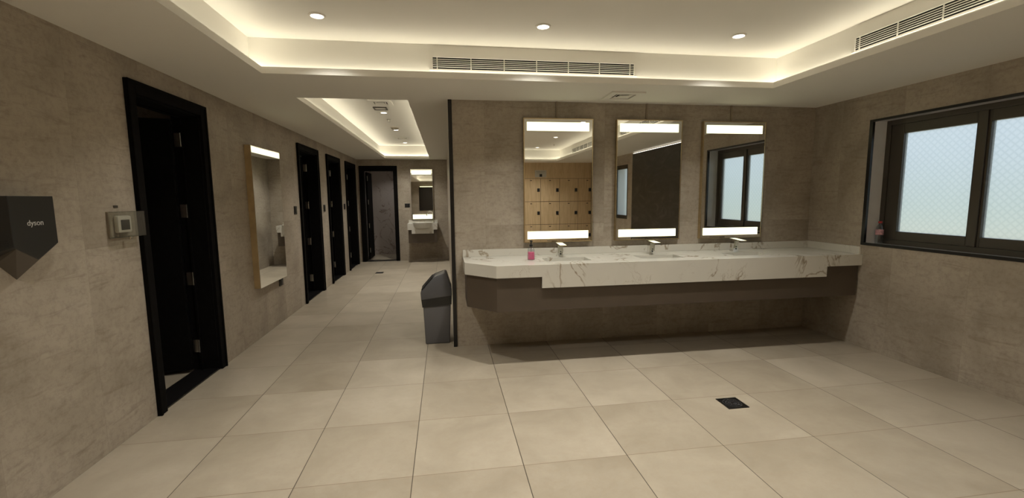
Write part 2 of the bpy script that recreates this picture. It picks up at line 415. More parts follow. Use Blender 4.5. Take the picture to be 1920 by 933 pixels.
# dark stone feature on the right wall with its light line
struct(MB().box(XR-.03, XR, -.38, 1.93, 0, HC-.035).obj('wall_feature', STONE))
struct(MB().box(XR-.028, XR-.006, -.36, 1.91, HC-.030, HC-.024).obj('trim_feature_light', emit('feature_light', (1, .95, .86), 1.6)))

# ---- windows
def window(name, y0, y1, z0, z1, panes, mull, d=.165, fo=.045, gz=.135):
    r = struct(empty(name, (XR, (y0+y1)/2, z0)))
    xf = XR+d
    b = MB(); t = .028; e = .004                                    # black edge trim on the wall
    b.box(XR-e, XR+.02, y0-.004, y0+t, z0, z1); b.box(XR-e, XR+.02, y1-t, y1+.004, z0, z1)
    b.box(XR-e, XR+.02, y0+t, y1-t, z0, z0+t-.004); b.box(XR-e, XR+.02, y0+t, y1-t, z1-t+.008, z1)
    part(b, 'edge_trim', BLACKMETAL, r)
    b = MB(); b.box(XR+.02, xf+.05, y0, y0+.01, z0, z1).box(XR+.02, xf+.05, y1-.01, y1, z0, z1).box(XR+.02, xf+.05, y0+.01, y1-.01, z0, z0+.012).box(XR+.02, xf+.05, y0+.01, y1-.01, z1-.01, z1)
    part(b, 'reveal', SILL, r)
    Y0, Y1, Z0, Z1 = y0+.01, y1-.01, z0+.012, z1-.01
    b = MB(); b.box(xf, xf+.07, Y0, Y0+fo, Z0, Z1, .003).box(xf, xf+.07, Y1-fo, Y1, Z0, Z1, .003).box(xf, xf+.07, Y0+fo, Y1-fo, Z0, Z0+fo, .003).box(xf, xf+.07, Y0+fo, Y1-fo, Z1-fo, Z1, .003)
    if mull: b.box(xf-.005, xf+.065, mull[0], mull[1], Z0+fo, Z1-fo, .003)
    part(b, 'frame', BRONZE, r)
    for (a, c, s0, s1) in panes:                                    # glass a..c, sash reaches s0..s1
        g0, g1 = z0+gz, z1-gz-.005
        b = MB(); q = .008
        b.box(xf+q, xf+.055, s0, a, Z0+fo, Z1-fo, .003).box(xf+q, xf+.055, c, s1, Z0+fo, Z1-fo, .003)
        b.box(xf+q, xf+.055, a, c, Z0+fo, g0, .003).box(xf+q, xf+.055, a, c, g1, Z1-fo, .003)
        s = part(b, 'sash', BRONZE, r)
        part(MB().box(xf+.030, xf+.036, a-.005, c+.005, g0-.005, g1+.005), 'pane', FROST, r, via=s)
    return r
window('window_1', *WIN1, [(2.385, 2.862, 2.325, 2.90), (2.957, 3.515, 2.90, 3.63)], (2.88, 2.94))
window('window_2', *WIN2, [(-1.405, -.745, -1.43, -.72)], None, .035, .028, .075)

# ---- doors
def hinge(x, y, z, axis):
    b = MB()
    if axis == 'y': b.box(x-.045, x+.005, y-.004, y, z-.055, z+.055, .001).lathe([(.008, -.055), (.008, .055)], (x+.006, y-.006, z), seg=12)
    else: b.box(x, x+.004, y, y+.05, z-.055, z+.055, .001).lathe([(.008, -.055), (.008, .055)], (x+.008, y-.002, z), seg=12)
    return b
def side_door(name, a, c):
    r = struct(empty(name, (XL, (a+c)/2, 0)))
    T = .022; z = DZ
    b = MB()
    for y0, y1 in ((a, a+CW), (c-CW, c)):
        b.box(XL, XL+T, y0, y1, 0, z, .003)
    b.box(XL, XL+T, a+CW, c-CW, z-CW, z, .003)
    b.box(XL+T, XL+T+.008, a, a+.02, 0, z, .002).box(XL+T, XL+T+.008, c-.02, c, 0, z, .002).box(XL+T, XL+T+.008, a+.02, c-.02, z-.02, z, .002)
    part(b, 'casing', BLACKWOOD, r)
    b = MB(); x0 = XL-TW
    b.box(x0, XL, a+.03, a+CW+.012, 0, z-.04, .002).box(x0, XL, c-CW-.012, c-.03, 0, z-.04, .002).box(x0, XL, a+CW+.012, c-CW-.012, z-CW-.012, z-.03, .002)
    b.box(x0+.06, x0+.075, a+CW+.012, a+CW+.026, 0, z-CW-.012).box(x0+.06, x0+.075, c-CW-.026, c-CW-.012, 0, z-CW-.012).box(x0+.06, x0+.075, a+CW+.02, c-CW-.02, z-CW-.026, z-CW-.012)
    part(b, 'jamb', BLACKWOOD, r)
    part(MB().box(x0, XL, a+CW+.012, c-CW-.012, 0, .012, .002), 'threshold', BLACKMETAL, r)
    w = (c-a)-2*CW-.03; y = c-CW-.02
    b = MB().box(x0-w, x0, y-.042, y+.006, .030, z-CW-.04, .002)
    bmesh.ops.rotate(b.bm, verts=b.bm.verts[:], cent=(x0, y+.006, 0), matrix=Matrix.Rotation(math.radians(11), 3, 'Z'))
    lf = part(b, 'door_leaf', BLACKWOOD, r)
    for zz in (.223, .81, 1.38, 1.96): part(hinge(x0+.056, c-CW-.014, zz, 'y'), 'hinge', STEEL, r, via=lf)
    return r
for k, (a, c) in enumerate(DOORS): side_door('door_%d' % (k+1), a, c)
def far_door():
    a, c = FD; z = DZ-.005
    r = struct(empty('door_5', ((a+c)/2, YF, 0))); T = .022
    b = MB().box(a, a+CW, YF-T, YF, 0, z, .003).box(c-CW, c, YF-T, YF, 0, z, .003).box(a+CW, c-CW, YF-T, YF, z-CW-.02, z, .003)
    part(b, 'casing', BLACKWOOD, r)
    b = MB().box(a+.03, a+CW+.012, YF, YF+TW, 0, z-.03, .002).box(c-CW-.012, c-.03, YF, YF+TW, 0, z-.03, .002).box(a+CW+.012, c-CW-.012, YF, YF+TW, z-CW-.032, z-.02, .002)
    part(b, 'jamb', BLACKWOOD, r)
    part(MB().box(a+CW+.012, c-CW-.012, YF, YF+TW, 0, .012, .002), 'threshold', BLACKMETAL, r)
    x = a+CW+.02
    lf = part(MB().box(x, x+.042, YF+TW+.01, YF+TW+.70, .035, z-CW-.05, .002), 'door_leaf', BLACKWOOD, r)
    for zz in (.25, .84, 1.40, 1.96): part(hinge(x+.043, YF+TW-.005, zz, 'x'), 'hinge', STEEL, r, via=lf)
far_door()

# ================================================================== vanity
CT = .895; CFY = 3.66; GAP = .001
BAS = [(.885, 1.305, 3.84, 4.055), (1.785, 2.205, 3.84, 4.055), (2.72, 3.14, 3.84, 4.055)]
YV0 = YV; YV = YV0-.0015
wt = empty('vanity_worktop', (2.04, YV, CT-.105))
def worktop():
    mb = MB(); z0, z1 = .86, CT
    mb.prism([(.16, YV), (.16, 3.925), (.412, CFY), (.45, CFY), (.45, YV)], z0, z1)
    X = [.45] + [v for b in BAS for v in b[:2]] + [XR]
    for i in range(len(X)-1):
        if i % 2 == 0: mb.box(X[i], X[i+1], CFY, YV, z0, z1)
        else: mb.box(X[i], X[i+1], CFY, BAS[0][2], z0, z1); mb.box(X[i], X[i+1], BAS[0][3], YV, z0, z1)
    za, zb = .790, .693; t = .02
    mb.prism([(.16, YV), (.16, 3.925), (.412, CFY), (.412+.001, CFY+t), (.16+t, 3.925+.012), (.16+t, YV)], za, z0)
    mb.box(.412, XR, CFY, CFY+t, za, z0); mb.box(.805, 3.555, CFY, CFY+t, zb, za)
    return mb
part(worktop(), 'slab', MARBLE, wt)
part(MB().box(.16, XR-.02, YV-.02, YV-.0, CT, .965, .002), 'backsplash', MARBLE, wt)
part(MB().box(XR-.02, XR, CFY+.02, YV-.0, CT, .968, .002), 'side_splash', MARBLE, wt)
for (x0, x1, y0, y1) in BAS:
    b = MB(); t = .012; z0 = CT-.15; z1 = .8595
    b.box(x0-t, x0, y0-t, y1+t, z0, z1).box(x1, x1+t, y0-t, y1+t, z0, z1).box(x0, x1, y0-t, y0, z0, z1).box(x0, x1, y1, y1+t, z0, z1).box(x0-t, x1+t, y0-t, y1+t, z0-t, z0)
    bs = part(b, 'basin', CERAMIC, wt)
    part(MB().lathe([(.022, 0), (.022, .004), (.015, .006)], ((x0+x1)/2, (y0+y1)/2, z0), seg=20), 'drain', CHROME, wt, True, via=bs)
tag(wt, 'long white veined marble washbasin worktop with three sunken basins on the right-hand wall', 'countertop')
cb = empty('vanity_cabinet', (2.04, YV, .495))
part(MB().prism([(.177, YV), (.177, 3.935), (.418, CFY+.022), (.436, CFY+.04), (.195, 3.95), (.195, YV)], .495, .789), 'end_panel', BROWN, cb)
part(MB().box(.418, XR-.025, CFY+.022, CFY+.040, .495, .692).box(.418, .804, CFY+.022, CFY+.040, .692, .789).box(3.556, XR-.025, CFY+.022, CFY+.040, .692, .789), 'front_panel', BROWN, cb)
part(MB().prism([(.195, YV), (.195, 3.955), (.436, CFY+.041), (XR-.025, CFY+.041), (XR-.025, YV)], .497, .512), 'bottom_panel', BROWN, cb)
tag(cb, 'brown panelled box hanging under the long marble worktop', 'cabinet')

YV = YV0
# ---- mirrors over the vanity
def vanity_mirror(x0, x1, zz0, zz1, label, rod):
    r = empty('lit_mirror', ((x0+x1)/2, YV, zz0)); d = .045; f = .009; y0 = YV-d
    part(MB().box(x0+f, x1-f, y0+.002, YV, zz0+f, zz1-f), 'mirror_glass', MIRROR, r)
    part(MB().box(x0, x0+f, y0, YV, zz0, zz1, .001).box(x1-f, x1, y0, YV, zz0, zz1, .001).box(x0+f, x1-f, y0, YV, zz0, zz0+f, .001).box(x0+f, x1-f, y0, YV, zz1-f, zz1, .001), 'frame', GOLD, r)
    xa, xb = x0+.034, x1-.042
    for q0, q1 in ((zz1-.12, zz1-.038), (zz0+.034, zz0+.110)): part(MB().box(xa, xb, y0-.002, y0+.0015, q0, q1), 'light_bar', LIGHTBAR, r)
    part(MB().box(rod-.008, rod+.008, YV-.012, YV, zz1, HC), 'cable_cover', mat('cable_cover_paint', (.27, .22, .16), .5), r)
    tag(r, label, 'mirror', 'lit mirrors above the long worktop')
vanity_mirror(.762, 1.456, 1.023, 2.220, 'tall lit mirror above the worktop, leftmost of three, reflecting wooden lockers', 1.097)
vanity_mirror(1.697, 2.391, 1.023, 2.220, 'tall lit mirror in the middle of three, reflecting a dark stone panel', 2.020)
vanity_mirror(2.622, 3.322, 1.020, 2.216, 'tall lit mirror nearest the window, reflecting the window panes', 2.945)

# ---- basin taps
def sensor_tap(x, y, label):
    r = empty('basin_tap', (x, y, CT)); b = MB(); w = .027
    h = .118
    b.poly([(x-w, y-.028, CT), (x+w, y-.028, CT), (x+w, y+.028, CT), (x-w, y+.028, CT),
            (x-w*.9, y-.045, CT+h), (x+w*.9, y-.045, CT+h), (x+w*.9, y+.018, CT+h), (x-w*.9, y+.018, CT+h)],
           [(0, 1, 2, 3), (4, 5, 6, 7), (0, 1, 5, 4), (1, 2, 6, 5), (2, 3, 7, 6), (3, 0, 4, 7)])
    part(b, 'tap_body', CHROME, r)
    b = MB(); b.poly([(x-.032, y-.15, CT+h+.004), (x+.032, y-.15, CT+h+.004), (x+.030, y+.03, CT+h+.016), (x-.030, y+.03, CT+h+.016),
                      (x-.032, y-.15, CT+h-.006), (x+.032, y-.15, CT+h-.006), (x+.030, y+.03, CT+h-.001), (x-.030, y+.03, CT+h-.001)],
                     [(0, 1, 2, 3), (4, 5, 6, 7), (0, 1, 5, 4), (1, 2, 6, 5), (2, 3, 7, 6), (3, 0, 4, 7)])
    part(b, 'spout', CHROME, r)
    for zz, rr in ((.028, .007), (.048, .005)):
        part(MB().lathe([(rr, -.002), (rr, .001)], (x+.004, y-.031-zz*.13, CT+zz), 'y', 12), 'sensor', BLACKPRINT, r)
    tag(r, label, 'faucet', 'chrome sensor taps along the worktop')
sensor_tap(1.087, 4.165, 'chrome sensor tap nearest the pink soap bottle')
sensor_tap(2.025, 4.165, 'chrome sensor tap at the middle basin, under the middle lit mirror')
sensor_tap(2.935, 4.165, 'chrome sensor tap nearest the window, under the rightmost lit mirror')

# ---- soap bottle
def soap():
    x, y = .774, 3.99; r = empty('soap_dispenser', (x, y, CT))
    part(MB().lathe([(.0, .0), (.030, .0), (.034, .006), (.034, .07), (.032, .095), (.024, .112), (.013, .120), (.013, .128), (.0, .128)], (x, y, CT), seg=28), 'bottle', PET, r, True)
    part(MB().lathe([(.0, .004), (.029, .004), (.031, .010), (.031, .072), (.0, .072)], (x, y, CT), seg=28), 'pink_liquid', PINK, r, True)
    b = MB().lathe([(.0, .124), (.015, .124), (.015, .140), (.006, .142), (.006, .165), (.012, .167), (.012, .178), (.0, .180)], (x, y, CT), seg=18)
    b.box(x-.006, x+.006, y-.042, y, CT+.166, CT+.176, .002); b.tube([(x, y, CT+.01), (x, y, CT+.125)], .0022, 6)
    part(b, 'pump', BLACKPRINT, r, True)
    tag(r, 'pink liquid soap bottle with black pump standing on the marble worktop', 'soap dispenser')
soap()
# ---- water bottle on the window sill
def bottle():
    x, y, z = XR+.115, 3.615, WIN1[2]+.013; r = empty('water_bottle', (x, y, z)); 
    part(MB().lathe([(0, 0), (.028, 0), (.031, .006), (.031, .05), (.028, .06), (.031, .07), (.031, .135), (.026, .16), (.013, .182), (.012, .196), (0, .196)], (x, y, z), seg=26), 'bottle_body', PET, r, True)
    part(MB().lathe([(.0314, .085), (.0318, .086), (.0318, .134), (.0314, .135)], (x, y, z), seg=26, closed=True), 'paper_label', mat('pinkish_label', (.55, .30, .33), .5, var=.5, vscale=60), r, True)
    part(MB().lathe([(0, .194), (.0155, .194), (.0155, .212), (0, .213)], (x, y, z), seg=20), 'cap', RED, r, True)
    tag(r, 'clear plastic water bottle with red cap on the window sill', 'bottle')
bottle()

# ---- left wall mirror
def left_mirror():
    y0, y1, z0, z1 = 4.905, 5.69, .548, 2.022; x = XL; d = .062
    r = empty('wall_mirror', (x, (y0+y1)/2, z0))
    part(MB().box(x, x+d-.004, y0, y1, z0, z1), 'backing_box', PALEWOOD, r)
    part(MB().box(x+d-.004, x+d, y0+.004, y1, z0, z1-.004), 'mirror_glass', MIRROR, r)
    part(MB().box(x+d, x+d+.003, y0+.02, y1-.002, z1-.072, z1-.012), 'light_bar', LIGHTBAR, r)
    tag(r, 'tall pale-edged mirror with top light on the left wall between the doors', 'mirror')
left_mirror()

# ---- corridor end: mirror, small vanity
def far_mirror():
    x0, x1, z0, z1 = -.782, -.268, .985, 2.160; r = empty('lit_mirror', ((x0+x1)/2, YF, z0)); f = .008; y0 = YF-.045
    part(MB().box(x0+f, x1-f, y0+.002, YF, z0+f, z1-f), 'mirror_glass', MIRROR, r)
    part(MB().box(x0, x0+f, y0, YF, z0, z1).box(x1-f, x1, y0, YF, z0, z1).box(x0+f, x1-f, y0, YF, z0, z0+f).box(x0+f, x1-f, y0, YF, z1-f, z1), 'frame', STEEL, r)
    for a, b in ((2.030, 2.132), (.992, 1.098)): part(MB().box(x0+.03, x1-.03, y0-.002, y0+.0015, a, b), 'light_bar', LIGHTBAR, r)
    tag(r, 'narrow lit mirror on the end wall of the corridor', 'mirror')
far_mirror()
def far_vanity():
    x0, x1, y0 = -.855, -.18, 10.37
    r = empty('small_worktop', ((x0+x1)/2, YF, .76)); zt = .905
    part(MB().box(x0, x1, y0, YF, zt-.03, zt).box(x0, x1, y0, y0+.02, .76, zt-.03).box(-.765, -.27, y0, y0+.02, .672, .76).box(x0, x0+.02, y0+.02, YF, .76, zt-.03).box(x1-.02, x1, y0+.02, YF, .76, zt-.03).box(x0, x1, YF-.018, YF, zt, .965), 'slab', MARBLE, r)
    cx, cy_, zb = -.515, 10.46, .785
    b = MB().lathe([(.0, .0), (.15, .0), (.205, .02), (.232, .07), (.240, .140), (.228, .140), (.218, .075), (.15, .03), (0, .025)], (cx, cy_, zb), seg=40)
    for v in b.bm.verts: v.co.y = cy_+(v.co.y-cy_)*.80
    part(b, 'basin', CERAMIC, r, True, label='rounded white semi-recessed basin')
    tag(r, 'small white marble worktop with a rounded basin at the end of the corridor', 'countertop')
    r = empty('small_cabinet', ((x0+x1)/2, YF, .46))
    part(MB().box(x0+.015, x1-.015, y0+.022, y0+.04, .46, .671).box(x0+.015, -.767, y0+.022, y0+.04, .671, .759).box(-.268, x1-.015, y0+.022, y0+.04, .671, .759), 'front_panel', BROWN, r)
    part(MB().box(x0+.022, x0+.04, y0+.04, YF, .46, .758), 'side_panel', BROWN, r); part(MB().box(x1-.04, x1-.022, y0+.04, YF, .46, .758), 'side_panel', BROWN, r)
    tag(r, 'dark brown box hanging under the small worktop at the corridor end', 'cabinet')
    x, y = -.275, 10.66; r = empty('gooseneck_tap', (x, y, zt))
    part(MB().lathe([(0, 0), (.024, 0), (.024, .03), (.016, .035), (0, .035)], (x, y, zt), seg=20), 'base', CHROME, r, True)
    pts = [(x, y, zt+.03), (x, y, zt+.20)]+[(x-.075+.075*math.cos(a), y-.02*(a/PI), zt+.20+.075*math.sin(a)) for a in [PI*k/10 for k in range(1, 11)]]+[(x-.15, y-.02, zt+.16)]
    part(MB().tube(pts, .011, 12), 'spout', CHROME, r, True)
    part(MB().box(x+.012, x+.05, y-.005, y+.005, zt+.02, zt+.03, .002), 'lever', CHROME, r)
    tag(r, 'curved chrome tap on the small worktop at the corridor end', 'faucet')
far_vanity()

# ---- bin
def bin_():
    y0, y1 = 4.43, 4.70; r = empty('swing_bin', (-.1, (y0+y1)/2, 0))
    def frus(a, b, z0, z1, bev):   # a,b = (x0,x1,y0,y1) at bottom, top
        bm = bmesh.new(); P = [(a[0], a[2], z0), (a[1], a[2], z0), (a[1], a[3], z0), (a[0], a[3], z0), (b[0], b[2], z1), (b[1], b[2], z1), (b[1], b[3], z1), (b[0], b[3], z1)]
        V = [bm.verts.new(p) for p in P]
        for f in ((0, 3, 2, 1), (4, 5, 6, 7), (0, 1, 5, 4), (1, 2, 6, 5), (2, 3, 7, 6), (3, 0, 4, 7)): bm.faces.new([V[i] for i in f])
        bmesh.ops.bevel(bm, geom=bm.edges[:], offset=bev, segments=3, profile=.5, affect='EDGES', clamp_overlap=True)
        q = MB(); q.add(bm); return q
    part(frus((-.228, .016, y0+.01, y1-.01), (-.243, .036, y0, y1), 0, .465, .012), 'body', GREYPL2, r, True)
    b = MB(); b.poly([(-.248, y0-.006, .385), (.041, y0-.006, .405), (.041, y1+.006, .405), (-.248, y1+.006, .385), (-.257, y0-.009, .468), (.045, y0-.009, .50), (.045, y1+.009, .50), (-.257, y1+.009, .468)],
           [(0, 1, 2, 3), (4, 5, 6, 7), (0, 1, 5, 4), (1, 2, 6, 5), (2, 3, 7, 6), (3, 0, 4, 7)])
    part(b, 'bin_liner', LINER, r)
    prof = [(-.258, .460), (-.262, .535), (-.125, .688), (-.022, .722), (.0, .716), (.046, .560), (.048, .495)]
    bm = bmesh.new(); A = []; B = []
    for (x, z) in prof:
        ins = .035*max(0, (z-.5)/.22); A.append(bm.verts.new((x, y0-.012+ins, z))); B.append(bm.verts.new((x, y1+.012-ins, z)))
    bm.faces.new(A); bm.faces.new(B[::-1])
    for i in range(len(A)): bm.faces.new((A[i], B[i], B[(i+1) % len(A)], A[(i+1) % len(A)]))
    bmesh.ops.recalc_face_normals(bm, faces=bm.faces[:]); bmesh.ops.bevel(bm, geom=bm.edges[:], offset=.008, segments=2, profile=.5, affect='EDGES', clamp_overlap=True)
    q = MB(); q.add(bm); lid = part(q, 'lid', GREYPL, r, True)
    # swing flap lying on the slanted side
    n = Vector((-.153, 0, .137)).normalized(); d = Vector((.137, 0, .153)).normalized(); o = Vector((-.262, 0, .535))
    P = []
    for s, h in ((.02, .0), (.185, .0), (.185, .010), (.02, .010)):
        c = o+d*s+n*h
        P.append((c.x, c.z))
    part(MB().prism(P, y0+.035, y1-.035, 'y', .003), 'swing_flap', BLACKPRINT, r)
    tag(r, 'dark grey swing-lid bin with black liner at the corner of the corridor', 'trash bin')
bin_()

# ---- hand dryer
def dryer():
    xw, xf = XL, -1.88; ya, yb, yc = 2.25, 2.48, 2.365; zt, zs, zb = 1.492, 1.266, 1.198
    r = empty('hand_dryer', (xw, yc, 1.10))
    prof = [(ya, zt), (yb, zt), (yb, zs), (yc, zb), (ya, zs)]
    P = [(xf, y, z) for y, z in prof]
    Q = [(xw, ya+.0, zt), (xw, yb, zt), (xw, yb, zs-.03), (xw, yc, zb-.04), (xw, ya, zs-.03)]
    bm = bmesh.new(); V = [bm.verts.new(p) for p in P+Q]
    bm.faces.new(V[:5]); bm.faces.new(V[5:][::-1])
    for i in range(5): bm.faces.new((V[i], V[(i+1) % 5], V[5+(i+1) % 5], V[5+i]))
    bmesh.ops.recalc_face_normals(bm, faces=bm.faces[:]); bmesh.ops.bevel(bm, geom=bm.edges[:], offset=.003, segments=2, profile=.5, affect='EDGES', clamp_overlap=True)
    q = MB(); q.add(bm); bd = part(q, 'dryer_body', DRYER, r)
    # grey chevron blade under the body, sloping back to the wall
    xg = xf-.004; e = .004
    A = [(xg, ya+.012, zs-.010), (xg, yc, zb-.004), (xg, yb-.012, zs-.010), (xw, yb-.03, zs-.075), (xw, yc, 1.105), (xw, ya+.03, zs-.075)]
    B = [(p[0]-.0, p[1], p[2]+.02) for p in A]
    bm = bmesh.new(); VA = [bm.verts.new(p) for p in A]; VB = [bm.verts.new(p) for p in B]
    for f in ((0, 1, 4, 5), (1, 2, 3, 4)):
        bm.faces.new([VA[i] for i in f]); bm.faces.new([VB[i] for i in f][::-1])
    for i in range(6): bm.faces.new((VA[i], VA[(i+1) % 6], VB[(i+1) % 6], VB[i]))
    bmesh.ops.recalc_face_normals(bm, faces=bm.faces[:]); q = MB(); q.add(bm); part(q, 'air_blade', DRYER_GREY, r, label='warm grey underside of the dryer')
    for k in range(3):
        part(MB().box(xf-.07+.0, xf-.02, ya-.001, ya+.002, 1.272+k*.010, 1.276+k*.010), 'air_slot', BLACKPRINT, r, via=bd)
    cu = bpy.data.curves.new('brand_lettering', 'FONT'); cu.body = 'dyson'; cu.size = .036; cu.align_x = 'CENTER'; cu.align_y = 'CENTER'; cu.extrude = .0004
    t = bpy.data.objects.new('t', cu); C.objects.link(t); bpy.context.view_layer.update()
    me = bpy.data.meshes.new_from_object(t.evaluated_get(bpy.context.evaluated_depsgraph_get())); bpy.data.objects.remove(t)
    me.materials.clear(); me.materials.append(PRINT)
    o = bpy.data.objects.new('lettering', me); C.objects.link(o); o.parent = bd
    # readable from the room: letters run along +y, face +x
    o.matrix_local = Matrix.Translation(Vector((xf+.0008-xw, yc-yc+.003, 1.368-1.10))) @ Matrix(((0, 0, 1, 0), (1, 0, 0, 0), (0, 1, 0, 0), (0, 0, 0, 1)))
    tag(r, 'dark grey angular hand dryer on the left wall', 'hand dryer')
dryer()

# ---- thermostat in a clear box
def thermostat():
    x = XL; r = empty('thermostat', (x, 3.08, 1.24))
    body = MB().prism([(3.012, 1.272), (3.135, 1.272), (3.135, 1.378), (3.012, 1.378)], x, x+.028, 'x', .012)
    bd = part(body, 'thermostat_body', WHITEPL, r, True)
    part(MB().box(x+.0275, x+.030, 3.035, 3.110, 1.290, 1.352, .001), 'screen', SCREEN, r)
    y0, y1, z0, z1, d, t = 2.965, 3.205, 1.246, 1.402, .06, .003
    b = MB().box(x+d-t, x+d, y0, y1, z0, z1).box(x, x+d-t, y0, y0+t, z0, z1).box(x, x+d-t, y1-t, y1, z0, z1).box(x, x+d-t, y0+t, y1-t, z0, z0+t).box(x, x+d-t, y0+t, y1-t, z1-t, z1)
    cv = part(b, 'clear_cover', ACRYLIC, r)
    part(MB().lathe([(.009, 0), (.009, .022), (.005, .024)], (x+d-.02, 3.085, z0-.014), 'z', 16), 'lock', CHROME, r, True, via=cv)
    part(MB().box(x, x+.012, y0-.006, y0+.002, z0, z1).box(x, x+.012, y0, y1, z0-.004, z0), 'base_frame', mat('clear_grey_frame', (.20, .17, .13), .3), r)
    tag(r, 'white thermostat with dark screen in a clear lockable cover beside the first door', 'thermostat')
thermostat()
o = part(MB().box(XL, XL+.004, 3.028, 3.062, 1.425, 1.440), 'wall_label', BRONZE, empty('tmp', (XL, 3.045, 1.425)))
tmp = o.parent; o.parent = None; o.location = tmp.location; bpy.data.objects.remove(tmp)
tag(o, 'tiny dark label stuck on the wall above the thermostat', 'label')

# ---- switches
def plate(name, x, y, z, axis, label, cat, grp=None, w=.085, h=.085):
    r = empty(name, (x, y, z-h/2))
    if axis == 'x':
        part(MB().box(x, x+.010, y-w/2, y+w/2, z-h/2, z+h/2, .003), 'cover_plate', BLACKPRINT, r); part(MB().box(x+.010, x+.016, y-w/4, y+w/4, z-h/3, z+h/3, .002), 'rocker', DARKGRATE, r)
    else:
        part(MB().box(x-w/2, x+w/2, y-.010, y, z-h/2, z+h/2, .003), 'cover_plate', BLACKPRINT, r); part(MB().box(x-w/3, x-w/12, y-.016, y-.010, z-h/3, z+h/3, .002), 'rocker', DARKGRATE, r); part(MB().box(x+w/12, x+w/3, y-.016, y-.010, z-h/3, z+h/3, .002), 'rocker', DARKGRATE, r)
    tag(r, label, cat, grp)
G = 'black switches beside the corridor doors'
plate('light_switch', XL, 6.335, 1.328, 'x', 'black switch plate between the wall mirror and the second door', 'switch', G, .10, .11)
plate('light_switch', XL, 7.80, 1.326, 'x', 'black switch plate between the second and third doors on the left', 'switch', G, .10, .11)
plate('light_switch', XL, 9.31, 1.326, 'x', 'black switch plate between the third and fourth doors on the left', 'switch', G, .10, .11)
plate('light_switch', -.875, YF, 1.315, 'y', 'black double switch between the end door and the narrow lit mirror', 'switch', G, .12, .09)
plate('wall_socket', XL, 5.645, .482, 'x', 'small dark socket low on the left wall under the tall mirror', 'socket', None, .12, .085)

# ---- floor drains
def drain(cx, cy_, s, label):
    r = empty('floor_drain', (cx, cy_, 0)); h = s/2
    part(MB().box(cx-h, cx+h, cy_-h, cy_-h+.012, 0, .004).box(cx-h, cx+h, cy_+h-.012, cy_+h, 0, .004).box(cx-h, cx-h+.012, cy_-h+.012, cy_+h-.012, 0, .004).box(cx+h-.012, cx+h, cy_-h+.012, cy_+h-.012, 0, .004).box(cx-h+.012, cx+h-.012, cy_-h+.012, cy_+h-.012, 0, .0015), 'frame', DARKGRATE, r)
    b = MB()
    for rr in (.022, .040, .058):
        if rr < h: b.lathe([(rr, .0015), (rr+.006, .0015), (rr+.006, .0045), (rr, .0045)], (cx, cy_, 0), seg=32, closed=True)
    for k in range(8):
        a = PI*k/4; b.tube([(cx+.01*math.cos(a), cy_+.01*math.sin(a), .0035), (cx+.055*math.cos(a), cy_+.055*math.sin(a), .0035)], .002, 6)
    part(b, 'grate', mat('worn_grate_metal', (.12, .12, .13), .3, metal=.8), r)
    tag(r, label, 'floor drain', 'square floor drains')
drain(1.978, 2.743, .155, 'square dark floor drain in the open floor before the long worktop')
drain(-1.33, 9.10, .15, 'square dark floor drain far down the corridor floor')

# ---- linear air grilles
def grille(name, axis, fix, a0, a1, z0, z1, sgn, label, divs):
    """axis 'x': runs along x on the plane y=fix; sgn is where the room lies"""
    mid = (a0+a1)/2; loc = (mid, fix, z0) if axis == 'x' else (fix, mid, z0)
    r = empty(name, loc)
    def bx(b, u0, u1, d0, d1, q0, q1, bev=0):
        p, q = sorted((fix+sgn*d0, fix+sgn*d1))
        return b.box(u0, u1, p, q, q0, q1, bev) if axis == 'x' else b.box(p, q, u0, u1, q0, q1, bev)
    part(bx(MB(), a0, a1, .0005, .002, z0, z1), 'backing', VOID, r)  # thin black sheet, painted shade behind the slots
    f = MB(); bx(f, a0-.025, a0, 0, .012, z0-.012, z1+.045); bx(f, a1, a1+.025, 0, .012, z0-.012, z1+.045); bx(f, a0, a1, 0, .012, z1, z1+.045); bx(f, a0, a1, 0, .004, z0-.012, z0)
    part(f, 'frame', PAINT, r)
    n = 6; p = (z1-z0)/n
    for k in range(n-1):
        zc = z0+p*(k+1)
        part(bx(MB(), a0, a1, .002, .006, zc-.0024, zc+.0024), 'slat', PAINT, r)
    for u in divs: part(bx(MB(), u-.003, u+.003, .002, .008, z0, z1), 'divider', PAINT, r)
    tag(r, label, 'air vent', 'long slotted air grilles in the cove')
grille('air_grille', 'x', 3.591+SET, -.064, 1.613, 2.486, 2.572, -1, 'long slotted air grille in the ceiling cove facing the camera, above the corridor corner', [-.030+k*.268 for k in range(7)])
grille('air_grille', 'y', 2.832+SET, 1.25, 2.935, 2.490, 2.573, -1, 'long slotted air grille in the cove on the window side', [1.28+k*.2705 for k in range(7)])
grille('air_grille', 'y', 2.832+SET, -1.58, .10, 2.490, 2.573, -1, 'long slotted air grille on the window side seen in the left lit mirror', [-1.55+k*.2705 for k in range(7)])

